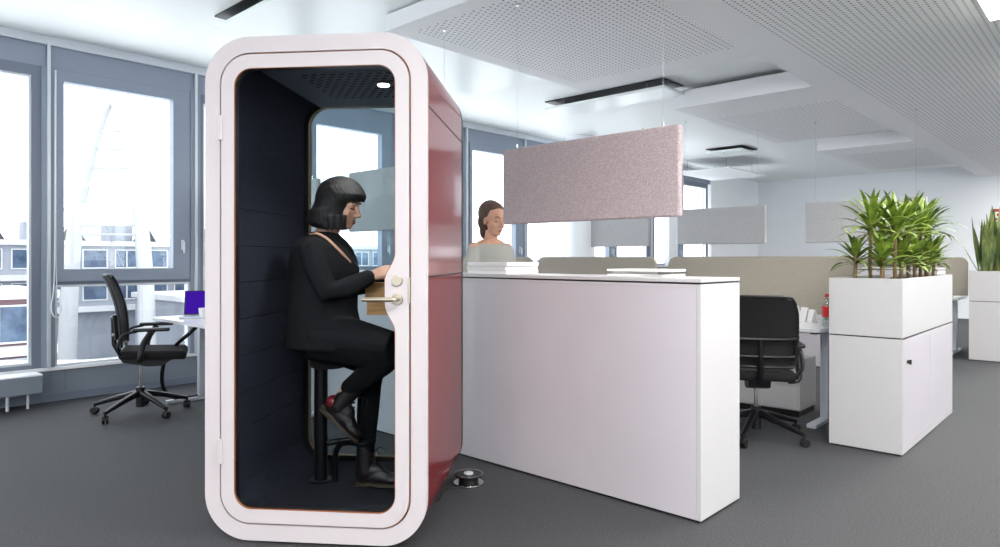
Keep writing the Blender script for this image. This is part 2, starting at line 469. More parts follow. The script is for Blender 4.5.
bm = NB(); cyl(bm, (.872,-.010,1.156), .0235, .014, 32, axis='y', bev=.003); obj('lock_plate', bm, M['steel'], door)
bm = NB(); cyl(bm, (.872,-.010,1.078), .025, .014, 32, axis='y', bev=.003)
tube(bm, smooth_path([(.872,-.01,1.078),(.872,-.05,1.078),(.862,-.062,1.078),(.84,-.064,1.078),(.735,-.064,1.078)]), .0095, 12, dome=True)
obj('lever_handle', bm, M['steel'], door)
bm = NB(); box(bm, (.917,-.0065,1.06), (.929,-.003,1.17), .001); obj('strike_plate', bm, M['steel'], door)
for z in (1.83, .40):
    bm = NB(); box(bm, (.063,-.013,z-.055), (.085,.004,z+.055), .004); obj('hinge', bm, M['boothw'], door)
# back wall: black frame, gold bead, glass
bm = NB(); ringplate(bm, rr(.0,.2), rr(.098,.11), .95, 1.0); obj('back_frame', bm, M['black'], booth, ang=25)
bm = NB(); ringplate(bm, rr(.0975,.11), rr(.1015,.107), .9495, .985); obj('back_bead', bm, M['brass'], booth, ang=25)
bm = NB(); prism(bm, rr(.103,.105), .962, .97); obj('back_glass', bm, M['bglass2'], booth)
# small wooden table on the right side wall
bm = NB(); prism(bm, [(.595,1.058),(.915,1.058),(.915,1.130),(.595,1.130)], .44, .86); box(bm, (.600,.45,.97), (.915,.85,1.052)); box(bm, (.61,.46,1.05), (.91,.84,1.06))
obj('wooden_table', bm, M['wood'], booth)
# feet
for x in (.22,.78):
    for y in (.12,.85):
        bm = NB(); cyl(bm, (x,y,.006), .025, .012, 16); obj('foot', bm, M['black'], booth)

# floor cable reel beside the booth
t = thing('cable_reel', 'small round cable reel with dark rim and pale hub on carpet beside phone booth', 'cable reel', (2.63,2.69,0), 0)
bm = NB(); cyl(bm, (0,0,.006), .085, .012, 40, bev=.003); obj('lower_disc', bm, M['chrome'], t)
bm = NB(); cyl(bm, (0,0,.03), .055, .036, 32); obj('core', bm, M['black'], t)
bm = NB(); cyl(bm, (0,0,.052), .078, .010, 40, bev=.003); obj('upper_disc', bm, M['blackm'], t)
bm = NB()
for i in range(40):
    a0, a1 = 2*PI*i/40, 2*PI*(i+1)/40
P = [(.078*math.cos(2*PI*i/48), .078*math.sin(2*PI*i/48), .057) for i in range(49)]
tube(bm, P, .0022, 6); obj('rim', bm, M['chrome'], t)
bm = NB(); cyl(bm, (0,0,.06), .026, .008, 32, bev=.002); obj('hub', bm, M['lightmetal'], t)
bm = NB(); tube(bm, smooth_path([(2.56,2.66,.012),(2.47,2.70,.006),(2.40,2.66,.006),(2.32,2.60,.006)]), .004, 8)
tag(obj('power_cable', bm, M['black']), 'thin black cable on the carpet from the reel to the booth', 'cable')

# ------------------------------------------------------------------ stool in the booth
def in_booth(x, y, z): 
    c, s = math.cos(BR), math.sin(BR); return (BO[0]+x*c-y*s, BO[1]+x*s+y*c, z)
st = thing('bar_stool', 'black bar stool with a thick round post, inside the phone booth under the seated woman', 'stool', in_booth(.314,.58,.086), BR)
bm = NB(); cyl(bm, (0,0,.31), .035, .62, 28); obj('post', bm, M['blackm'], st)
bm = NB(); cyl(bm, (.06,-.05,.63), .095, .05, 40, bev=.018); obj('seat', bm, M['cseat'], st)
bm = NB(); cyl(bm, (0,0,.006), .06, .012, 32, bev=.003); obj('floor_flange', bm, M['blackm'], st)
bm = NB(); tube(bm, smooth_path([(.078,-.0,.0),(.078,-.0,.12),(.09,-.01,.17),(.13,-.05,.215),(.19,-.10,.235),(.26,-.12,.235),(.30,-.07,.235),(.28,.0,.235),(.20,.03,.225),(.035,0,.2)]), .0155, 12)
obj('footrest', bm, M['blackm'], st)

# ------------------------------------------------------------------ people
def head_parts(bm, c, yaw, pitch):
    Mx = Matrix.Translation(Vector(c)) @ Matrix.Rotation(yaw, 4, 'Z') @ Matrix.Rotation(pitch, 4, 'Y')
    t = bmesh.new()
    ell(t, (-.008,0,.035), (.092,.072,.098)); ell(t, (.03,0,-.035), (.063,.056,.085)); ell(t, (.062,0,-.095), (.026,.024,.018))
    ell(t, (.03,0,-.085), (.05,.045,.03))
    tube(t, [(.088,0,.012),(.100,0,-.012),(.112,0,-.036)], [.008,.010,.013], 10, dome=True)
    ell(t, (.100,.012,-.040), (.010,.008,.007)); ell(t, (.100,-.012,-.040), (.010,.008,.007))
    ell(t, (.078,0,.024), (.017,.045,.011)); ell(t, (.086,0,-.066), (.012,.022,.006)); ell(t, (.084,0,-.077), (.012,.020,.007))
    for s in (-1,1):
        ell(t, (.073,s*.029,.002), (.015,.016,.011)); ell(t, (.060,s*.038,-.035), (.022,.018,.022)); ell(t, (-.005,s*.073,-.01), (.018,.008,.030))
    merge(bm, t, Mx); return Mx

def face_marks(Mx, parent, hairm):
    bm = NB(); t = bmesh.new()
    ell(t, (.0925,0,-.0665), (.0075,.019,.0045), seg=16); ell(t, (.0905,0,-.0765), (.0075,.017,.0055), seg=16); merge(bm, t, Mx); obj('lips', bm, M['lips'], parent)
    for s in (-1,1):
        bm = NB(); t = bmesh.new(); tube(t, smooth_path([(.082,s*.016,-.004),(.0895,s*.028,-.0065),(.078,s*.044,-.003)]), .0022, 6); merge(bm, t, Mx); obj('eyelash', bm, hairm, parent)
        bm = NB(); t = bmesh.new(); tube(t, smooth_path([(.094,s*.014,.024),(.092,s*.030,.030),(.078,s*.046,.026)]), .003, 6, flat=1.4); merge(bm, t, Mx); obj('eyebrow', bm, hairm, parent)

def hand(bm, w, d, up, side, curl=.6, scale=1.0):
    """w wrist, d pointing dir, up = back of the hand, side=+1/-1 for the thumb"""
    w = Vector(w); d = Vector(d).normalized(); up = Vector(up); up = (up-d*up.dot(d)).normalized(); lat = d.cross(up)*side
    P = lambda a, b, c: w + (d*a + lat*b + up*c)*scale
    tube(bm, [P(-.03,0,0), P(.01,0,0)], [.023,.024], 12, dome=True)
    for q in (-.027,-.009,.009,.027):
        tube(bm, [P(.0,q*.6,0), P(.045,q*.95,.002), P(.078,q,0)], [.014,.0145,.012], 10, dome=True)
    ln = {.030:.068,.010:.080,-.010:.074,-.030:.056}
    for q, L_ in ln.items():
        a0 = curl*.5; p = P(.08,q,0); pts = [p]; a = a0; x, z = .08, 0
        for f, da in ((.45,curl),(.3,curl*.9),(.25,curl*.5)):
            x += L_*f*math.cos(a); z -= L_*f*math.sin(a); a += da; pts.append(P(x, q*.95, z))
        tube(bm, pts, [.0100,.0092,.0084,.0074], 8, dome=True)
    tube(bm, [P(.012,.022,-.006), P(.040,.046,-.018), P(.066,.052,-.030), P(.090,.044,-.038)], [.014,.0125,.0105,.0088], 8, dome=True)

# seated woman; coordinates in the booth's frame (x right, y into the booth)
wom = thing('person', 'woman with a black bob and dark jacket sitting inside the booth, looking at her phone', 'person', in_booth(0,0,0), BR)
HC = (.452,.49,1.5265)
bm = NB()
HM = head_parts(bm, HC, R(-8), R(14))
tube(bm, [(.36,.5,1.36),(.385,.5,1.40),(.42,.495,1.45)], [.058,.052,.052], 16)
tube(bm, [(.33,.5,.85),(.34,.5,1.05),(.35,.5,1.25),(.355,.5,1.34)], [.10,.09,.10,.07], 16, dome=True)
for s, y0 in ((-1,.32),(1,.68)):
    tube(bm, [(.36,.5,1.33),(.37,y0+.04*-s,1.31)], [.05,.045], 12, dome=True)
tube(bm, [(.37,.34,1.31),(.45,.31,1.09),(.60,.355,1.145),(.650,.375,1.168)], [.042,.034,.028,.023], 12, dome=True)
tube(bm, [(.37,.66,1.31),(.47,.67,1.09),(.60,.60,1.14),(.665,.555,1.165)], [.042,.034,.028,.023], 12, dome=True)
tube(bm, [(.33,.43,.84),(.72,.40,.785),(.49,.42,.58)], [.07,.05,.035], 12, dome=True)
tube(bm, [(.33,.57,.83),(.60,.54,.715),(.575,.52,.22)], [.07,.05,.035], 12, dome=True)
hand(bm, (.655,.378,1.170), (1,.25,.30), (-.25,-.75,.6), -1, .55)
hand(bm, (.670,.550,1.166), (1,-.35,.25), (-.2,.8,.5), 1, .6)
body = remeshed('body', bm, M['skin'], wom, .0045, 3)
face_marks(HM, wom, M['hair'])
# hair: fringe and bob
bm = NB(); rings = []
for z, cx_, rx, ry in ((1.672,.452,.02,.02),(1.660,.450,.060,.052),(1.637,.448,.096,.080),(1.605,.450,.118,.094),(1.575,.453,.130,.101),(1.556,.452,.131,.103),(1.544,.440,.120,.104),(1.530,.420,.104,.105),(1.50,.405,.103,.107),(1.46,.392,.108,.109),(1.432,.388,.106,.106),(1.412,.402,.092,.098),(1.400,.430,.062,.085)):
    rings.append([Vector((cx_+rx*math.cos(2*PI*i/48), .49+ry*math.sin(2*PI*i/48)*(1-.10*max(0,math.cos(2*PI*i/48))), z)) for i in range(48)])
ringloft(bm, rings)
for i in range(26):
    a = R(75+i*8.2); x = .40+.098*math.cos(a); y = .49+.103*math.sin(a); q = .010*math.sin(i*2.3)
    tube(bm, [(x,y,1.50),(x-.006,y,1.455),(x-.020-abs(q),y,1.425+q)], [.013,.010,.003], 6)
for i in range(18):
    a = R(-95+i*11); x = .45+.123*math.cos(a); y = .49+.097*math.sin(a)
    if x > .46: tube(bm, [(x-.035,y*.9+.049,1.61),(x+.002,y,1.570),(x-.002,y,1.545-.004*(i%3))], [.014,.011,.005], 6)
for i in range(14):
    y = .390+.006*(i%4); x = .395+.0085*i
    tube(bm, [(x,y,1.47),(x,y,1.43),(x+.004,y+.004,1.398-.006*(i%3))], [.012,.009,.003], 6)
remeshed('hair', bm, M['hair'], wom, .0045, 12)
# jacket
bm = NB(); rings = []
J = [(.80,.40,.235,.19),(.86,.385,.215,.185),(.93,.358,.185,.175),(.99,.352,.178,.17),(1.05,.352,.178,.17),(1.12,.358,.180,.178),(1.19,.360,.178,.188),(1.25,.358,.166,.196),(1.31,.352,.142,.196),(1.345,.350,.115,.165),(1.372,.352,.085,.11),(1.388,.362,.066,.078)]
for z, cx_, rx, ry in J:
    rings.append([Vector((cx_+rx*math.cos(2*PI*i/40), .5+ry*math.sin(2*PI*i/40), z)) for i in range(40)])
ringloft(bm, rings)
tube(bm, [(.355,.325,1.315),(.40,.305,1.2),(.455,.30,1.095),(.53,.325,1.11),(.60,.355,1.142),(.640,.370,1.162)], [.062,.060,.056,.050,.044,.040], 16, dome=True)
tube(bm, [(.355,.675,1.315),(.40,.69,1.2),(.46,.69,1.095),(.54,.65,1.115),(.62,.59,1.148),(.65,.565,1.158)], [.062,.060,.056,.050,.044,.040], 16, dome=True)
tube(bm, [(.36,.42,.875),(.55,.405,.868),(.74,.40,.828)], [.10,.088,.068], 16, flat=1.1)
tube(bm, [(.36,.57,.865),(.52,.56,.83),(.60,.55,.80)], [.10,.09,.07], 16, flat=1.1)
remeshed('jacket', bm, M['jacket'], wom, .007, 6)
bm = NB(); tube(bm, smooth_path([(.325,.405,1.372),(.37,.378,1.375),(.42,.372,1.352),(.46,.378,1.315),(.492,.402,1.275),(.515,.445,1.235)]), [.007]*31, 8, flat=1.5); obj('neckline', bm, M['skin'], wom)
# trousers
bm = NB()
ell(bm, (.335,.5,.83), (.155,.165,.085))
tube(bm, [(.34,.42,.83),(.56,.40,.80),(.735,.40,.775)], [.092,.080,.064], 16, dome=True)
tube(bm, [(.745,.40,.775),(.70,.405,.74),(.60,.41,.665),(.515,.42,.60)], [.058,.062,.058,.048], 16, dome=True)
tube(bm, [(.34,.57,.82),(.48,.56,.76),(.60,.545,.705)], [.092,.080,.064], 16, dome=True)
tube(bm, [(.605,.545,.71),(.590,.535,.60),(.582,.525,.45),(.575,.52,.30),(.573,.52,.235)], [.062,.060,.056,.046,.043], 16, dome=True)
remeshed('trousers', bm, M['trouser'], wom, .007, 5)
def boot(parent, Mx, red=False):
    t = bmesh.new()
    tube(t, [(0,0,.20),(0,0,.12),(.005,0,.06)], [.046,.046,.046], 16, dome=True)
    ell(t, (-.005,0,.045), (.052,.036,.045)); ell(t, (.07,0,.045), (.08,.037,.038)); ell(t, (.14,0,.036), (.058,.041,.030)); ell(t, (.045,0,.07), (.06,.034,.045))
    bmesh.ops.transform(t, matrix=Mx, verts=t.verts)
    o = remeshed('boot', t, M['boot'], parent, .005, 4)
    t = bmesh.new()
    out = []
    for i in range(32):
        a = 2*PI*i/32; x = .072+.130*math.cos(a); y = (.037+.008*math.cos(a))*math.sin(a); out.append((x, y))
    bm = NB(); rings = [[Vector((x, y, z)) for x, y in out] for z in (0,.016)]; ringloft(t, rings); box(t, (-.05,-.034,-.008), (.02,.034,.002), .003)
    merge(bm, t, Mx); obj('sole', bm, M['sole'], o)
    bm = NB(); t = bmesh.new()
    for i in range(5):
        x = .10-.017*i; z = .074+.018*i
        tube(t, smooth_path([(x-.012,-.030,z-.012),(x+.004,0,z+.008),(x-.012,.030,z-.012)]), .0028, 6)
    tube(t, smooth_path([(.045,0,.165),(.07,-.02,.185),(.09,-.03,.16)]), .0026, 6); tube(t, smooth_path([(.045,0,.165),(.075,.01,.19),(.10,.02,.175)]), .0026, 6)
    merge(bm, t, Mx); obj('laces', bm, M['black'], o)
    if red:
        bm = NB(); t = bmesh.new(); ell(t, (-.026,0,.060), (.036,.040,.036)); merge(bm, t, Mx); l = obj('heel_patch', bm, M['redl'], o); l['label'] = 'red heel patch'
boot(wom, Matrix.Translation((.572,.52,.098)) @ Matrix.Rotation(R(-6),4,'Z'))
boot(wom, Matrix.Translation((.415,.42,.475)) @ Matrix.Rotation(R(44),4,'Y'), True)
# phone
bm = NB(); box(bm, (-.037,-.004,-.075), (.037,.004,.075), .003)
ph = tag(obj('mobile_phone', bm, M['black']), 'black mobile phone held in the hand of the woman in the booth', 'phone')
ph.location = in_booth(.765,.45,1.225); ph.rotation_euler = (R(50), R(0), BR+R(75))

# standing woman behind the counter
w2 = thing('person', 'woman with brown hair and grey top standing behind the long white counter', 'person', (3.645,3.485,0), R(-92))
bm = NB()
H2 = head_parts(bm, (.02,0,1.54), R(-6), R(8))
tube(bm, [(-.01,0,1.34),(-.005,0,1.40),(.005,0,1.46)], [.06,.048,.048], 16)
rings = []
for z, cx_, rx, ry in ((.84,0,.10,.155),(.95,0,.105,.16),(1.06,0,.09,.125),(1.18,.01,.10,.14),(1.28,.005,.10,.165),(1.35,-.005,.075,.17),(1.385,-.005,.055,.11),(1.40,-.005,.05,.06)):
    rings.append([Vector((cx_+rx*math.cos(2*PI*i/32), ry*math.sin(2*PI*i/32), z)) for i in range(32)])
ringloft(bm, rings)
for s in (-1,1):
    tube(bm, [(-.005,s*.165,1.34),(-.01,s*.20,1.20),(.0,s*.205,1.06),(.06,s*.19,.93),(.10,s*.17,.85)], [.045,.042,.036,.030,.024], 12, dome=True)
    hand(bm, (.105,s*.168,.84), (.35,-.1*s,-1), (0,s,0), s, .25)
    tube(bm, [(0,s*.08,.86),(.01,s*.085,.48),(-.01,s*.09,.09)], [.085,.055,.038], 14, dome=True)
    tube(bm, [(-.02,s*.09,.045),(.07,s*.095,.035),(.15,s*.10,.025)], [.036,.034,.022], 12, dome=True)
remeshed('body', bm, M['skin'], w2, .006, 3)
face_marks(H2, w2, M['hair2'])
bm = NB()
ell(bm, (-.012,0,1.595), (.104,.083,.098)); ell(bm, (.022,0,1.632), (.080,.074,.048), Matrix.Rotation(R(18),4,'Y')); ell(bm, (-.055,0,1.53), (.055,.074,.08)); ell(bm, (-.075,0,1.46), (.035,.04,.06))
t_ = [(.085,0,1.625)]
remeshed('hair', bm, M['hair2'], w2, .006, 4)
bm = NB(); rings = []
for z, cx_, rx, ry in ((.40,0,.17,.21),(.60,0,.15,.20),(.84,0,.125,.175),(.95,0,.125,.18),(1.06,0,.11,.15),(1.18,.01,.12,.16),(1.28,.005,.115,.185),(1.335,-.005,.095,.20),(1.36,-.005,.085,.17)):
    rings.append([Vector((cx_+rx*math.cos(2*PI*i/32), ry*math.sin(2*PI*i/32), z)) for i in range(32)])
ringloft(bm, rings)
for s in (-1,1): tube(bm, [(-.005,s*.165,1.32),(-.01,s*.20,1.20),(.0,s*.205,1.08),(.045,s*.195,.96)], [.056,.058,.050,.044], 12, dome=True)
remeshed('dress', bm, M['dress'], w2, .008, 5)
for s in (-1,1):
    bm = NB(); ell(bm, (.06,s*.095,.04), (.125,.048,.04)); obj('shoe', bm, M['black'], w2)

# ------------------------------------------------------------------ long storage counters
def counter(x0, x1, y0, y1, h, label, nd=4):
    t = thing('storage_counter', label, 'counter', (x0, y0, 0), 0)
    w, d = x1-x0, y1-y0
    B('plinth', M['black'], t, (.012,.012,0), (w-.012,d-.012,.012))
    bm = NB(); box(bm, (.0,0.022,.012), (w,d,h-.027), .0015); obj('carcass', bm, M['white'], t)
    bm = NB(); box(bm, (0,0,.012), (w,.021,h-.027), .0015); obj('end_panel', bm, M['white2'], t)
    B('shadow_gap', M['black'], t, (.004,.004,h-.026), (w-.004,d-.004,h-.018))
    bm = NB(); box(bm, (-.001,-.001,h-.018), (w+.001,d+.001,h), .002); obj('top', bm, M['white2'], t)
    bm = NB(); box(bm, (-.0008,.022,h-.043), (.002,d,h-.041)); 
    obj('panel_joint', bm, M['greycard'], t)
counter(2.975, 3.407, 1.479, 5.3, 1.156, 'long high white storage counter right of the phone booth')
counter(8.2, 8.64, 1.46, 5.3, 1.156, 'distant white storage counter seen behind the green plants of the planter')

# hanging acoustic screens
def baffle(x, y0, y1, m, label, ztop=2.95, group=None, h0=1.482, h1=1.985):
    t = thing('hanging_screen', label, 'acoustic screen', (x, (y0+y1)/2, h0), 0, group)
    L_ = (y1-y0)/2; H_ = h1-h0
    bm = NB(); box(bm, (-.025,-L_,0), (.025,L_,H_), .012, 3); obj('felt_panel', bm, M[m], t)
    for s in (-1,1):
        yy = s*(L_-.11)
        bm = NB(); cyl(bm, (0,yy,H_+.012), .007, .03, 10); obj('clip', bm, M['chrome'], t)
        bm = NB(); cyl(bm, (0,yy,(H_+ztop-h0)/2), .001, ztop-h0-H_, 6); obj('suspension_wire', bm, M['wire'], t)
        bm = NB(); cyl(bm, (0,yy,ztop-h0-.008), .012, .016, 12); obj('ceiling_fixing', bm, M['chrome'], t)
baffle(3.37, 1.791, 3.094, 'pink', 'large pinkish grey felt screen hanging over the white counter')
baffle(3.37, 3.594, 4.89, 'greyfelt', 'pale grey felt screen seen through the booth glass, right of the seated woman\'s head')
baffle(3.37, 5.39, 6.6, 'greyfelt', 'pale grey felt screen seen through the booth glass, left of the woman\'s hair', 3.06)
baffle(8.8, 1.66, 2.965, 'greyfelt', 'grey felt screen hanging behind the tall green plants', 2.95, h0=1.455, h1=1.95)
baffle(8.8, 3.47, 4.72, 'greyfelt', 'grey felt screen hanging right of the large pinkish one', 3.2, h0=1.455, h1=1.95)
baffle(8.8, 5.19, 6.38, 'greyfelt', 'pale grey felt screen showing just below the large pinkish one', 3.2, h0=1.44, h1=1.94)

# ------------------------------------------------------------------ desks and dividers
def desk(x0, x1, y0, y1, label, group, ztop=.74):
    t = thing('desk', label, 'desk', ((x0+x1)/2,(y0+y1)/2,0), 0, group)
    w, d = (x1-x0)/2, (y1-y0)/2
    bm = NB(); prism(bm, rrect(-w,w,-d,d,.06,6), ztop-.025, ztop, Matrix(((1,0,0,0),(0,0,1,0),(0,1,0,0),(0,0,0,1)))); obj('table_top', bm, M['deskw'], t)
    for s in (-1,1):
        yy = s*(d-.09)
        bm = NB(); box(bm, (-.045,yy-.03,.03), (.045,yy+.03,ztop-.05), .008); obj('leg', bm, M['deskleg'], t)
        bm = NB(); box(bm, (-w+.06,yy-.035,0), (w-.06,yy+.035,.03), .006); obj('foot', bm, M['deskleg'], t)
        bm = NB(); box(bm, (-w+.1,yy-.02,ztop-.05), (w-.1,yy+.02,ztop-.026)); obj('bracket', bm, M['black'], t)
    bm = NB(); box(bm, (-.02,-d+.12,ztop-.075), (.02,d-.12,ztop-.026)); obj('crossbar', bm, M['deskleg'], t)
    return t
def divider(x, y0, y1, label, h=1.272, z0=.745, mt='beige'):
    t = thing('desk_divider', label, 'desk divider', (x,(y0+y1)/2,z0), 0)
    L_ = (y1-y0)/2; H_ = h-z0
    out = []
    for px_, pz, a0 in ((L_-.09,H_-.09,0),(-L_+.09,H_-.09,90)):
        for i in range(11):
            a = R(a0+9*i); out.append((px_+.09*math.cos(a), pz+.09*math.sin(a)))
    out += [(-L_,0),(L_,0)]
    bm = NB(); prism(bm, out, -.018, .018, Matrix.Rotation(PI/2, 4, 'Z')); obj('fabric_panel', bm, M[mt], t)
    for s in (-1,1):
        bm = NB(); box(bm, (-.025,s*(L_-.25)-.03,0), (.025,s*(L_-.25)+.03,.04), .003); obj('clamp', bm, M['deskleg'], t)
rows = ((1.63,3.29),(3.43,4.94),(5.04,6.4))
lab1 = ('desk with bottle and calendar behind the black chair','desk behind the middle of the long white counter','desk behind the counter nearest the windows')
lab2 = ('long beige fabric divider on the desk behind the black chair','beige fabric divider showing above the middle of the white counter','beige fabric divider partly behind the standing woman')
for i, (a, b) in enumerate(rows):
    desk(5.15, 5.93, a+.0, b-.0, 'white '+lab1[i], 'desks of the near bank')
    divider(5.95, a, b, lab2[i])
for i, (a, b) in enumerate(rows[:2]):
    desk(10.4, 11.18, a, b, ('white desk far behind planter, its leg showing between the two planters','white desk at the far bank toward the windows')[i], 'desks of the far bank')
    divider(11.2, a, b, ('far beige fabric divider left of the second planter','far beige fabric divider behind the long one')[i])

# white pedestal under the near desk
t = thing('pedestal', 'white low drawer pedestal under the desk behind the black office chair', 'drawer unit', (5.70,2.2,0))
B('body', M['white2'], t, (-.2,-.3,.05), (.17,.35,.45), .003)
B('drawer', M['white2'], t, (-.212,-.29,.25), (-.2,.34,.44), .002)
B('drawer', M['white2'], t, (-.212,-.29,.06), (-.2,.34,.24), .002)
B('plinth', M['black'], t, (-.19,-.29,0), (.16,.34,.05))

# ------------------------------------------------------------------ cabinet with planter on top
def cab_planter(x0, x1, y0, y1, l1, l2, zc=.747, zt=1.124):
    t = thing('cabinet', l1, 'cabinet', (x0,y0,0))
    w, d = x1-x0, y1-y0
    B('plinth', M['black'], t, (.01,.01,0), (w-.01,d-.01,.01))
    B('carcass', M['white2'], t, (0,.012,.01), (w,d,zc-.008), .0015)
    for i in range(2):
        a = .02+i*(w-.04)/2; bm = NB(); box(bm, (a+.002,-.004,.045), (a+(w-.04)/2-.002,.012,zc-.012), .0015)
        dd = obj('door', bm, M['white'], t)
        if i == 0:
            bm = NB(); cyl(bm, (a+.10,-.01,zc-.16), .011, .014, 16, axis='y'); box(bm, (a+.095,-.03,zc-.175), (a+.105,-.014,zc-.145), .002); obj('lock', bm, M['black'], dd)
    for a, b in ((0,.02),(w-.02,w)):
        B('side_edge', M['white2'], t, (a,-.004,.01), (b,.012,zc-.008))
    B('bottom_edge', M['white2'], t, (.02,-.004,.01), (w-.02,.012,.042))
    B('shadow_gap', M['black'], t, (.004,.002,zc-.008), (w-.004,d-.004,zc))
    p = thing('planter_box', l2, 'planter', (x0,y0,zc))
    H_ = zt-zc
    bm = NB(); o = [(0,-.004,0),(w,d,0)]
    box(bm, (0,-.004,0), (w,.016,H_), .001); box(bm, (0,d-.02,0), (w,d,H_), .001); box(bm, (0,.016,0), (.02,d-.02,H_), .001); box(bm, (w-.02,.016,0), (w,d-.02,H_), .001); box(bm, (.02,.016,0), (w-.02,d-.02,.02))
    obj('box', bm, M['white2'], p)
    bm = NB(); n = 30
    for i in range(n):
        for j in range(8):
            pass
    V = [[bm.verts.new((.02+(w-.04)*i/n, .016+(d-.036)*j/8, H_-.035+.02*noise.noise(Vector((i*.7,j*.9,3))))) for j in range(9)] for i in range(n+1)]
    for i in range(n):
        for j in range(8): bm.faces.new((V[i][j],V[i+1][j],V[i+1][j+1],V[i][j+1]))
    obj('soil', bm, M['soil'], p)
cab_planter(4.857, 6.494, 1.055, 1.488, 'low white two-door cabinet with a black lock, nearest, at the desk end', 'white planter box full of tall bright green plants')
cab_planter(10.08, 11.72, 1.04, 1.46, 'low white cabinet at the right edge, under the planter of stiff upright leaves', 'white planter box with stiff upright leaves at the right edge', .734, 1.10)

def leaf(bm, base, az, el, L_, w, droop, fold=.25, n=7):
    base = Vector(base); d = Vector((math.cos(az)*math.cos(el), math.sin(az)*math.cos(el), math.sin(el)))
    side = Vector((-math.sin(az), math.cos(az), 0)); p = base.copy(); prev = None; e = el
    for i in range(n+1):
        s = i/n
        ww = w*(math.sin(PI*min(1,(s*.9+.12)))**.8)*(1 if s < .98 else .1)
        d = Vector((math.cos(az)*math.cos(e), math.sin(az)*math.cos(e), math.sin(e)))
        up = side.cross(d)
        row = [bm.verts.new(p+side*ww+up*ww*fold*-1*-1), bm.verts.new(p), bm.verts.new(p-side*ww+up*ww*fold)]
        if prev:
            bm.faces.new((prev[0],row[0],row[1],prev[1])); bm.faces.new((prev[1],row[1],row[2],prev[2]))
        prev = row; p = p + d*(L_/n); e -= droop/n*(0.4+1.2*s)

def dracaena(x, y, z0, hc, nl, L_, label, group, mt='leaf', lean=(0,0)):
    t = thing('potted_plant', label, 'plant', (x,y,z0), random.random()*6, group)
    bm = NB()
    top = Vector((lean[0], lean[1], hc))
    tube(bm, smooth_path([(0,0,-.03),(lean[0]*.3+.004,lean[1]*.3,hc*.4),tuple(top*.8+Vector((0,0,0))),tuple(top+Vector((0,0,.09)))],4), .0125, 8)
    obj('stem', bm, M['stem'], t)
    bm = NB()
    for i in range(nl):
        s = i/nl; az = i*2.39996+random.uniform(-.2,.2); el = R(12+70*s)+random.uniform(-.12,.12)
        leaf(bm, top+Vector((0,0,.0+.10*s)), az, el, L_*random.uniform(.8,1.15)*(1-.12*s), .0185*random.uniform(.85,1.15), R(random.uniform(50,105))*(1.15-.5*s))
    obj('leaves', bm, M[mt], t, ang=180)
g1 = 'tall bright green plants in the near planter'; g2 = 'short bright green plants in the near planter'
ZP = 1.09
for i, (x, y, h) in enumerate(((5.12,1.30,.345),(5.20,1.17,.31),(5.52,1.32,.33),(5.72,1.20,.36),(6.02,1.18,.34),(6.30,1.20,.37),(6.36,1.33,.34))):
    dracaena(x, y, ZP, h-.01, 28, .29, ('tallest plant at the far left of the near planter, tall cane and arching leaves','tall cane plant second from left in the near planter','tall cane plant third from left in the near planter, with a bushy crown','tall cane plant in the middle of the near planter','tall cane plant third from the right in the near planter','tall cane plant at the right front of the near planter','tall cane plant at the right rear of the near planter')[i], g1, ('leaf','leafd')[i % 2])
for i, (x, y, h) in enumerate(((4.99,1.36,.10),(5.0,1.2,.08),(5.28,1.15,.09),(5.42,1.3,.11),(5.62,1.14,.08),(5.86,1.28,.12),(6.0,1.13,.09),(6.22,1.13,.10),(6.40,1.22,.11))):
    dracaena(x, y, ZP, h+.015, 24, .22, ('low leafy plant at the far left of the near planter, below the tall canes','low leafy plant second from left in the near planter','low leafy plant third from left in the near planter, at the front rim','low leafy plant fourth from left in the near planter','low leafy plant at the centre front rim of the near planter','low leafy plant right of centre in the near planter, behind','low leafy plant third from right at the rim of the near planter','low leafy plant second from right at the rim of the near planter','low leafy plant at the right end of the near planter')[i], g2, ('leafd','leaf')[i % 2])

def snake(x, y, z0, n, label, sp=.1, hmax=.72):
    t = thing('snake_plant', label, 'plant', (x,y,z0), 0, 'snake plants in the right-hand planter')
    bm = NB()
    for i in range(n):
        az = random.random()*2*PI; r = random.uniform(0,sp); L_ = random.uniform(.5,1)*hmax
        leaf(bm, (r*math.cos(az), r*math.sin(az), -.01), az, R(random.uniform(74,90)), L_, random.uniform(.026,.038), R(random.uniform(-6,10)), fold=.35, n=9)
    obj('leaves', bm, M['leafs'], t, ang=180)
    return t, bm
for i, (x, y) in enumerate(((10.30,1.30),(10.35,1.14),(10.62,1.22),(10.9,1.16))):
    snake(x, y, 1.07, 12, ('stiff upright striped plant nearest the left end of the right-hand planter','stiff upright striped plant at the front rim of the right-hand planter','stiff upright striped plant behind the first two in the right-hand planter','stiff upright striped plant at the very right edge of the photo')[i], .09, .88 if x < 11 else .7)
t = thing('snake_plant', 'single leaning striped leaf at the left rim of the right-hand planter', 'plant', (10.2,1.36,1.07))
bm = NB(); leaf(bm, (0,0,0), R(110), R(62), .42, .024, R(-6), fold=.35, n=9); leaf(bm, (0,.0,0), R(-40), R(80), .2, .018, 0, fold=.35); obj('leaves', bm, M['leafs'], t, ang=180)

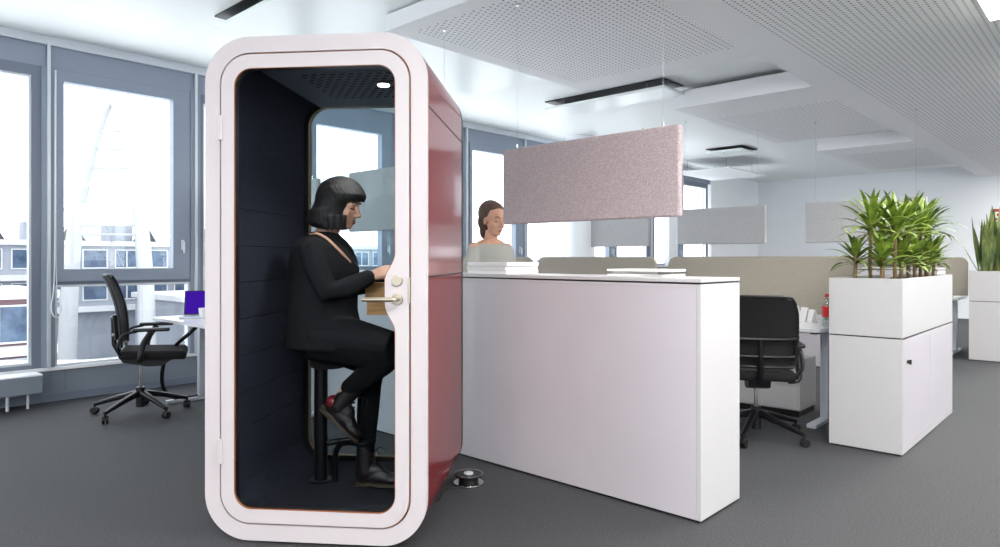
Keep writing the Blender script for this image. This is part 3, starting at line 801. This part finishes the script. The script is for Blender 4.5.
# ------------------------------------------------------------------ office chairs
def office_chair(label, loc, rz, back_h=1.12, seat_z=.50, slide=0):
    t = thing('office_chair', label, 'chair', loc, rz)
    for i in range(5):
        a = 2*PI*i/5+.3; c, s = math.cos(a), math.sin(a)
        bm = NB(); tube(bm, [(.03*c,.03*s,.165),(.18*c,.18*s,.13),(.355*c,.355*s,.08)], [.026,.021,.015], 10, flat=1.2); obj('base_leg', bm, M['blackm'], t)
        bm = NB(); cyl(bm, (.355*c,.355*s,.065), .01, .05, 8)
        for q in (-1,1):
            tt = bmesh.new(); cyl(tt, (0,q*.014,0), .029, .019, 20, axis='y', bev=.004); merge(bm, tt, Matrix.Translation((.355*c,.355*s,.03)) @ Matrix.Rotation(a+1+i, 4, 'Z'))
        obj('caster', bm, M['black'], t)
    bm = NB(); cyl(bm, (0,0,.135), .034, .16, 20); obj('hub', bm, M['black'], t)
    bm = NB(); cyl(bm, (0,0,(.2+seat_z-.09)/2), .014, seat_z-.09-.2+.02, 16); obj('gas_lift', bm, M['chrome'], t)
    bm = NB(); prism(bm, [(-.25,seat_z-.02),(-.22,seat_z-.075),(-.04,seat_z-.115),(.06,seat_z-.115),(.16,seat_z-.05),(.16,seat_z-.03)], -.07, .07); obj('mechanism', bm, M['black'], t)
    bm = NB(); tt = bmesh.new(); box(tt, (-.235,-.235,seat_z-.035), (.245,.235,seat_z+.035), .03, 4)
    for v in tt.verts:
        if v.co.x > .15: v.co.z -= (v.co.x-.15)*.25
        v.co.z += .0*v.co.y
    merge(bm, tt); obj('seat', bm, M['cseat'], t)
    # backrest: curved sheet inside a slim frame
    H0 = seat_z+.07; H1 = back_h
    def bp(u, v):      # u -1..1 across, v 0..1 up
        x = -.225-.10*v-.03*math.sin(v*PI)*-1 - .05*max(0,v-.6)**1.5 + .035*u*u
        wd = .215+.02*math.sin(v*PI)-.035*max(0,v-.75)*2
        return Vector((x-.02, u*wd, H0+(H1-H0)*v))
    def mp(v): return v
    bm = NB(); nu, nv = 10, 16
    F = [[bm.verts.new(bp(-.97+1.94*i/nu, j/nv)+Vector((0,0,-.03*((-.97+1.94*i/nu)**4)*(1 if j==nv else 0)))) for i in range(nu+1)] for j in range(nv+1)]
    G = [[bm.verts.new(v.co+Vector((-.008,0,0))) for v in row] for row in F]
    for A, sgn in ((F,1),(G,-1)):
        for j in range(nv):
            for i in range(nu): bm.faces.new((A[j][i],A[j][i+1],A[j+1][i+1],A[j+1][i]))
    for j in range(nv):
        bm.faces.new((F[j][0],F[j+1][0],G[j+1][0],G[j][0])); bm.faces.new((F[j][nu],F[j+1][nu],G[j+1][nu],G[j][nu]))
    for i in range(nu):
        bm.faces.new((F[0][i],F[0][i+1],G[0][i+1],G[0][i])); bm.faces.new((F[nv][i],F[nv][i+1],G[nv][i+1],G[nv][i]))
    back = obj('backrest', bm, M['cmesh'], t)
    P = [bp(-1, j/12) for j in range(12)] + [bp(-.93,.985), bp(-.8,1.0)] + [bp(-.8+1.6*i/8, 1.005) for i in range(1,8)] + [bp(.8,1.0), bp(.93,.985)] + [bp(1, 1-j/12) for j in range(1,13)]
    P += [bp(.9-.2*i, -.01) for i in range(10)] + [bp(-1,0)]
    bm = NB(); tube(bm, P, .011, 8); obj('back_frame', bm, M['black'], back)
    bm = NB(); z = H0+.16*(H1-H0)
    tube(bm, smooth_path([tuple(bp(-1,.42)+Vector((-.03,0,0))), tuple(bp(-.6,.40)+Vector((-.045,0,0))), tuple(bp(.6,.40)+Vector((-.045,0,0))), tuple(bp(1,.42)+Vector((-.03,0,0)))]), .012, 8)
    tube(bm, smooth_path([tuple(bp(-1,.16)+Vector((-.03,0,0))), tuple(bp(-.6,.15)+Vector((-.045,0,0))), tuple(bp(.6,.15)+Vector((-.045,0,0))), tuple(bp(1,.16)+Vector((-.03,0,0)))]), .012, 8)
    for s in (-1,1):
        tube(bm, [bp(s*.98,.1)+Vector((-.03,0,0)), bp(s*.98,.45)+Vector((-.03,0,0))], .014, 8)
    tube(bm, [bp(0,.40)+Vector((-.04,0,0)), bp(0,.15)+Vector((-.045,0,0)), bp(0,.0)+Vector((-.04,0,0)), Vector((-.22,0,seat_z-.05))], [.012,.016,.02,.024], 10)
    obj('lumbar_support', bm, M['blackm'], back)
    for s in (-1,1):
        y = s*.265
        bm = NB(); tube(bm, smooth_path([(-.10,s*.20,seat_z-.05),(-.08,y,seat_z-.03),(-.06,y,seat_z+.08),(-.0,y,seat_z+.185)]), .017, 8, flat=1.4)
        tube(bm, smooth_path([(-.21,s*.20,seat_z-.02),(-.23,y,seat_z+.06),(-.20,y,seat_z+.16),(-.1,y,seat_z+.19)]), .011, 8)
        a_ = obj('arm', bm, M['black'], t)
        bm = NB(); box(bm, (-.13,y-.038,seat_z+.185), (.13,y+.038,seat_z+.212), .010, 3); obj('armrest_pad', bm, M['black'], a_)
    for c_ in t.children:
        if c_.name.split('.')[0] in ('seat','backrest','mechanism','arm'): c_.location.x = slide
    return t
office_chair('black mesh office chair on five casters by the windows, facing the desk with the laptop', (2.02,5.865,0), R(-24), 1.12, .50, .10)
office_chair('black mesh office chair behind the end of the white counter, its back to us', (4.72,1.93,0), R(28), 1.0, .46)

# ------------------------------------------------------------------ left desk by the windows, laptop, cup
t = thing('desk', 'white desk with curved black cantilever leg beside the left office chair, by the windows', 'desk', (2.25,6.28,0))
bm = NB(); prism(bm, rrect(0,.8,-1.7,0,.06,6), .715, .74, Matrix(((1,0,0,0),(0,0,1,0),(0,1,0,0),(0,0,0,1)))); obj('table_top', bm, M['deskw'], t)
bm = NB(); tube(bm, smooth_path([(.20,-.52,.70),(.12,-.50,.62),(.05,-.40,.52),(.0,-.30,.38),(.0,-.25,.20),(.06,-.22,.08),(.18,-.2,.035),(.40,-.2,.03),(.66,-.2,.03)]), .016, 10); obj('curved_leg', bm, M['blackm'], t)
bm = NB(); box(bm, (.32,-.24,.03), (.46,-.18,.70), .01); obj('leg_column', bm, M['deskleg'], t)
bm = NB(); box(bm, (.05,-.24,.0), (.78,-.18,.03), .006); obj('foot', bm, M['deskleg'], t)
bm = NB(); box(bm, (.32,-1.55,.03), (.46,-1.49,.70), .01); obj('leg_column', bm, M['deskleg'], t)
bm = NB(); box(bm, (.05,-1.55,.0), (.78,-1.49,.03), .006); obj('foot', bm, M['deskleg'], t)
bm = NB(); box(bm, (.37,-1.49,.64), (.41,-.24,.70)); obj('crossbar', bm, M['deskleg'], t)
lp = thing('laptop', 'open laptop with a violet display on the desk by the windows', 'laptop', (2.60,6.02,.741), R(58))
B('keyboard_base', M['deskleg'], lp, (-.2,-.17,0), (.03,.17,.015), .004)
tt = Matrix.Translation((.035,0,.012)) @ Matrix.Rotation(R(14), 4, 'Y')
bm = NB(); box(bm, (-.004,-.17,0), (.004,.17,.22), .003, Mx=tt); ld = obj('lid', bm, M['black'], lp)
bm = NB(); box(bm, (-.0055,-.16,.012), (-.0042,.16,.212), Mx=tt); obj('display', bm, M['screen'], ld)
def lathe(bm, prof, n=32):
    rings = [[Vector((r*math.cos(2*PI*i/n), r*math.sin(2*PI*i/n), z)) for i in range(n)] for r, z in prof]
    ringloft(bm, rings)
cp = thing('cup', 'white cup standing on the desk in front of the laptop', 'cup', (2.53,5.86,.741))
bm = NB(); lathe(bm, [(.025,0),(.033,.01),(.042,.085),(.039,.085),(.030,.012),(.001,.010)]); obj('bowl', bm, M['paper'], cp)
bm = NB(); tube(bm, smooth_path([(.038,0,.07),(.062,0,.065),(.062,0,.035),(.036,0,.025)]), .0045, 8); obj('handle', bm, M['paper'], cp)

# ------------------------------------------------------------------ things on the near desk
bt = thing('bottle', 'clear bottle with a red label and red cap at the end of the desk', 'bottle', (5.40,1.668,.741))
bm = NB(); lathe(bm, [(.03,0),(.034,.01),(.034,.13),(.030,.16),(.014,.20),(.012,.215),(.001,.216)]); obj('bottle_body', bm, M['clear'], bt)
bm = NB(); lathe(bm, [(.0350,.075),(.0352,.08),(.0352,.15),(.0345,.155)]); l = obj('label_band', bm, M['redp'], bt)
bm = NB(); cyl(bm, (0,0,.235), .014, .024, 20); obj('cap', bm, M['redp'], bt)
bm = NB(); tube(bm, [(-.0,0,.085),(-.0,0,.12)], .036, 24); 
bm.free()
for i, (x, y, w, rz, lab, m_) in enumerate(((5.74,2.02,.10,-40,'folded desk calendar with dark pictures on the near desk','paper'),(5.70,1.93,.09,-38,'white folded card beside the desk calendar on the near desk','paper'),(5.62,1.845,.075,-42,'white upright note card nearest the bottle on the near desk','paper'))):
    c_ = thing('desk_calendar' if i == 0 else 'note_card', lab, 'calendar' if i == 0 else 'card', (x,y,.741), R(rz+0))
    hh = .13-.01*i
    bm = NB()
    for s in (-1,1):
        box(bm, (-.001,-w/2,0), (.001,w/2,hh), Mx=Matrix.Translation((s*.03,0,0)) @ Matrix.Rotation(R(-s*13),4,'Y'))
    obj('card', bm, M[m_], c_)
    if i == 0:
        bm = NB()
        for a, b, z0, z1 in ((-.04,-.015,.03,.07),(.0,.03,.05,.1),(-.03,.0,.08,.115),(.015,.042,.02,.04)):
            box(bm, (-.0018,a,z0), (-.0011,b,z1), Mx=Matrix.Translation((-.03,0,0)) @ Matrix.Rotation(R(13),4,'Y'))
        obj('picture', bm, M['odark'], c_)

# papers on the counter
def stack(x, y, w, d, z, h, rz, label, group, m='paper'):
    bm = NB(); box(bm, (-w/2,-d/2,0), (w/2,d/2,h), .002)
    o = tag(obj('folder', bm, M[m]), label, 'folder', group); o.location = (x,y,z); o.rotation_euler = (0,0,R(rz)); return o
ga = 'white folders stacked on the counter near the booth'
for i, (dx, dy, lab) in enumerate(((0,0,'white folder at the bottom of the stack on the counter near the booth'),(.004,.01,'white folder in the middle of the stack on the counter near the booth'),(-.003,-.005,'white folder on top of the stack on the counter near the booth'))):
    stack(3.17+dx, 2.93+dy, .30, .34, 1.1565+i*.025, .0235, 0, lab, ga)
gb = 'magazines on the counter below the large hanging screen'
stack(3.24, 1.93, .22, .36, 1.1565, .012, 8, 'thin white magazine lying lowest in the pile near the counter end', gb)
stack(3.24, 1.95, .19, .27, 1.169, .014, 3, 'grey magazine in the middle of the pile near the counter end', gb, 'greycard')
stack(3.235, 1.93, .22, .36, 1.1835, .012, -3, 'white magazine on top of the pile near the counter end', gb)

# red safety sign on the far wall
sg = thing('safety_sign', 'small red and white square sign on the far white wall above the right planter', 'sign', (16.99,2.0,2.12), 0)
B('plate', M['signr'], sg, (-.012,-.36,-.15), (0,.05,.15))
bm = NB(); box(bm, (-.014,-.06,.06), (-.012,.02,.09)); box(bm, (-.014,-.01,-.0), (-.012,.02,.06)); box(bm, (-.014,-.06,-.03), (-.012,.02,0)); box(bm, (-.014,-.06,-.09), (-.012,-.03,-.03)); box(bm, (-.014,-.06,-.11), (-.012,.02,-.085))
obj('pictogram', bm, M['signw'], sg)

# ------------------------------------------------------------------ outside
GZ = -9
g = B('ground', M['ground'], None, (-60,34,GZ-.3), (150,130,GZ)); struct(g)
# arch bridge pylon, leaning legs, with rungs and cables
import math as _m
br = thing('arch_pylon', 'tall white arched bridge pylon with rungs and cables outside the left window', 'bridge', (20.4,66.1,GZ), R(-47))
# local x = picture right, y = away
def leg_pts(s):
    if s < 0: return [(-4.0,0,0),(-3.7,0,8),(-3.1,0,14),(-1.9,0,19.5),(-.8,0,23),(0,0,24.4)]
    return [(3.2,0,0),(3.0,0,8),(2.5,0,14),(1.6,0,19.5),(.7,0,23),(0,0,24.4)]
for s in (-1,1):
    bm = NB(); P = smooth_path(leg_pts(s), 6); n = len(P)
    tube(bm, P, [.72-.42*i/(n-1) for i in range(n)], 14, flat=1.3, dome=True); obj('arch_leg', bm, M['pylon'], br)
for z, a in ((21.6,1.2),(20.0,1.7),(18.3,2.1),(13.2,3.0),(12.4,3.0)):
    bm = NB(); tube(bm, [(-a,0,z),(a*.85,0,z)], .11, 8); obj('rung', bm, M['pylon'], br)
for a, b in (((-.3,0,23.5),(-7,2,9)),((-1.5,0,21),(-8,2,9)),((.6,0,22),(5.5,2,9)),((1.0,0,21),(7,2,9)),((1.3,0,20),(-1.5,2,10)),((1.5,0,18),(2.5,2,9)),((-2.2,0,17),(.2,2,9)),((1.9,0,17),(8,2,8))):
    bm = NB(); tube(bm, [a,b], .035, 5); obj('cable', bm, M['og'], br)

def block(x0, x1, y0, y1, z0, z1, label, rows_, cols, mt='ow', wz=None, band='ow', frac=.78, hfrac=.6):
    """office block whose long side faces our windows (-Y); windows in rows"""
    t = thing('office_building', label, 'building', ((x0+x1)/2, (y0+y1)/2, GZ))
    w = (x1-x0)/2; d = (y1-y0)/2
    B('wall', M[mt], t, (-w,-d,0), (w,d,z1-GZ))
    B('roof_edge', M['ow'], t, (-w-.3,-d-.5,z1-GZ), (w+.3,d+.3,z1-GZ+.5))
    fh = 3.3; cw = 2*w/cols
    for r_ in range(rows_):
        zt = z1-GZ-.35-r_*fh
        for c in range(cols):
            a = -w+cw*(c+(1-frac)/2); b = a+cw*frac
            bm = NB(); frame_xz(bm, a, b, zt-fh*hfrac, zt, .12, -d-.12, -d+.05); o = obj('window', bm, M['ow'], t)
            bm = NB(); box(bm, (a+.12,-d-.02,zt-fh*hfrac+.12), (b-.12,-d+.02,zt-.12)); obj('pane', bm, M['oglass'], o)
            if c % 2 == 0:
                bm = NB(); box(bm, ((a+b)/2-.06,-d-.1,zt-fh*hfrac+.12), ((a+b)/2+.06,-d-.01,zt-.12)); obj('glazing_bar', bm, M['ow'], o)
        if r_ < rows_:
            B('balcony_band', M[band], t, (-w-.1,-d-.9,zt-fh*.93), (w+.1,-d,zt-fh*.93+.55))
    return t
b1 = block(-6, 60, 78, 92, GZ, 2.6, 'long white office block behind the arched pylon, with rows of windows', 2, 22, 'og')
for x in (-20,-13,-6,1,8,15,22):
    bm = NB(); t = bmesh.new(); bmesh.ops.create_cone(t, cap_ends=True, segments=4, radius1=1.3, radius2=0.05, depth=2.2); merge(bm, t, Matrix.Translation((x,-5,2.6-GZ+.5+1.1))); obj('skylight', bm, M['odark'], b1, smooth=False)
for x in (-23,-17,-10,-2.5,5,12):
    bm = NB(); box(bm, (x,-4,3.1-GZ), (x+2.6,-2,5.0-GZ)); obj('roof_vent', bm, M['og'], b1)
b2 = block(-30, 12, 50, 60, GZ, -1.2, 'lower blue-glazed wing with a white roof slab, in front of the long block', 2, 14, 'ored', frac=.9, hfrac=.72)
b3 = block(25, 66, 62, 74, GZ, -2.6, 'low glazed building with white bands to the right of the pylon', 2, 14, 'og', frac=.92, hfrac=.75)
b4 = block(66, 130, 90, 110, GZ, 1.5, 'pale distant office block seen beyond the far windows', 2, 14, 'ow')
# sloping white walkway between the buildings
t = thing('footbridge', 'sloping white footbridge outside the lower left windows', 'bridge', (17,38,GZ), R(-20))
bm = NB(); box(bm, (-16,-1,3.8), (18,1,4.5), Mx=Matrix.Rotation(R(3),4,'Y')); obj('deck', bm, M['ow'], t)
for x in (-12,-2,8):
    bm = NB(); box(bm, (x-.3,-.3,0), (x+.3,.3,4.4)); obj('pier', bm, M['ow'], t)

# ------------------------------------------------------------------ light, world, camera
W = bpy.data.worlds.new('World'); S.world = W; W.use_nodes = True
nt = W.node_tree; bg = nt.nodes['Background']
bg.inputs[0].default_value = (.97,.985,1,1)
tc = nt.nodes.new('ShaderNodeTexCoord'); sx = nt.nodes.new('ShaderNodeSeparateXYZ'); nt.links.new(tc.outputs['Generated'], sx.inputs[0])
mr = nt.nodes.new('ShaderNodeMapRange')     # overcast sky above; extra glow below the horizon added to brighten the ceiling
mr.inputs['From Min'].default_value = -.12; mr.inputs['From Max'].default_value = .0
mr.inputs['To Min'].default_value = 3.5; mr.inputs['To Max'].default_value = 2.2
nt.links.new(sx.outputs['Z'], mr.inputs['Value']); nt.links.new(mr.outputs[0], bg.inputs[1])

def area(name, loc, sx, sy, p, col=(1,1,1), rot=(0,0,0)):
    l = bpy.data.lights.new(name, 'AREA'); l.shape = 'RECTANGLE'; l.size = sx; l.size_y = sy; l.energy = p; l.color = col
    o = bpy.data.objects.new(name, l); COL.objects.link(o); o.location = loc; o.rotation_euler = rot; return o
p = bpy.data.lights.new('booth_lamp_light', 'SPOT'); p.energy = 20; p.spot_size = R(110); p.spot_blend = .6; p.shadow_soft_size = .03; p.color = (1,.97,.93)
o = bpy.data.objects.new('booth_lamp_light', p); COL.objects.link(o); o.location = in_booth(.70,.40,2.09)

cam = bpy.data.cameras.new('Camera'); co = bpy.data.objects.new('Camera', cam); COL.objects.link(co)
co.location = (0,0,1.25); co.rotation_euler = (PI/2, 0, R(42.983-90))
cam.sensor_fit = 'HORIZONTAL'; cam.sensor_width = 36; cam.lens = 36*676/1000
cam.shift_y = -14.5/1000; cam.clip_end = 600; cam.clip_start = .05
S.camera = co
S.view_settings.view_transform = 'Standard'; S.view_settings.look = 'None'; S.view_settings.exposure = 0.55; S.view_settings.gamma = 1
S.view_settings.use_curve_mapping = False
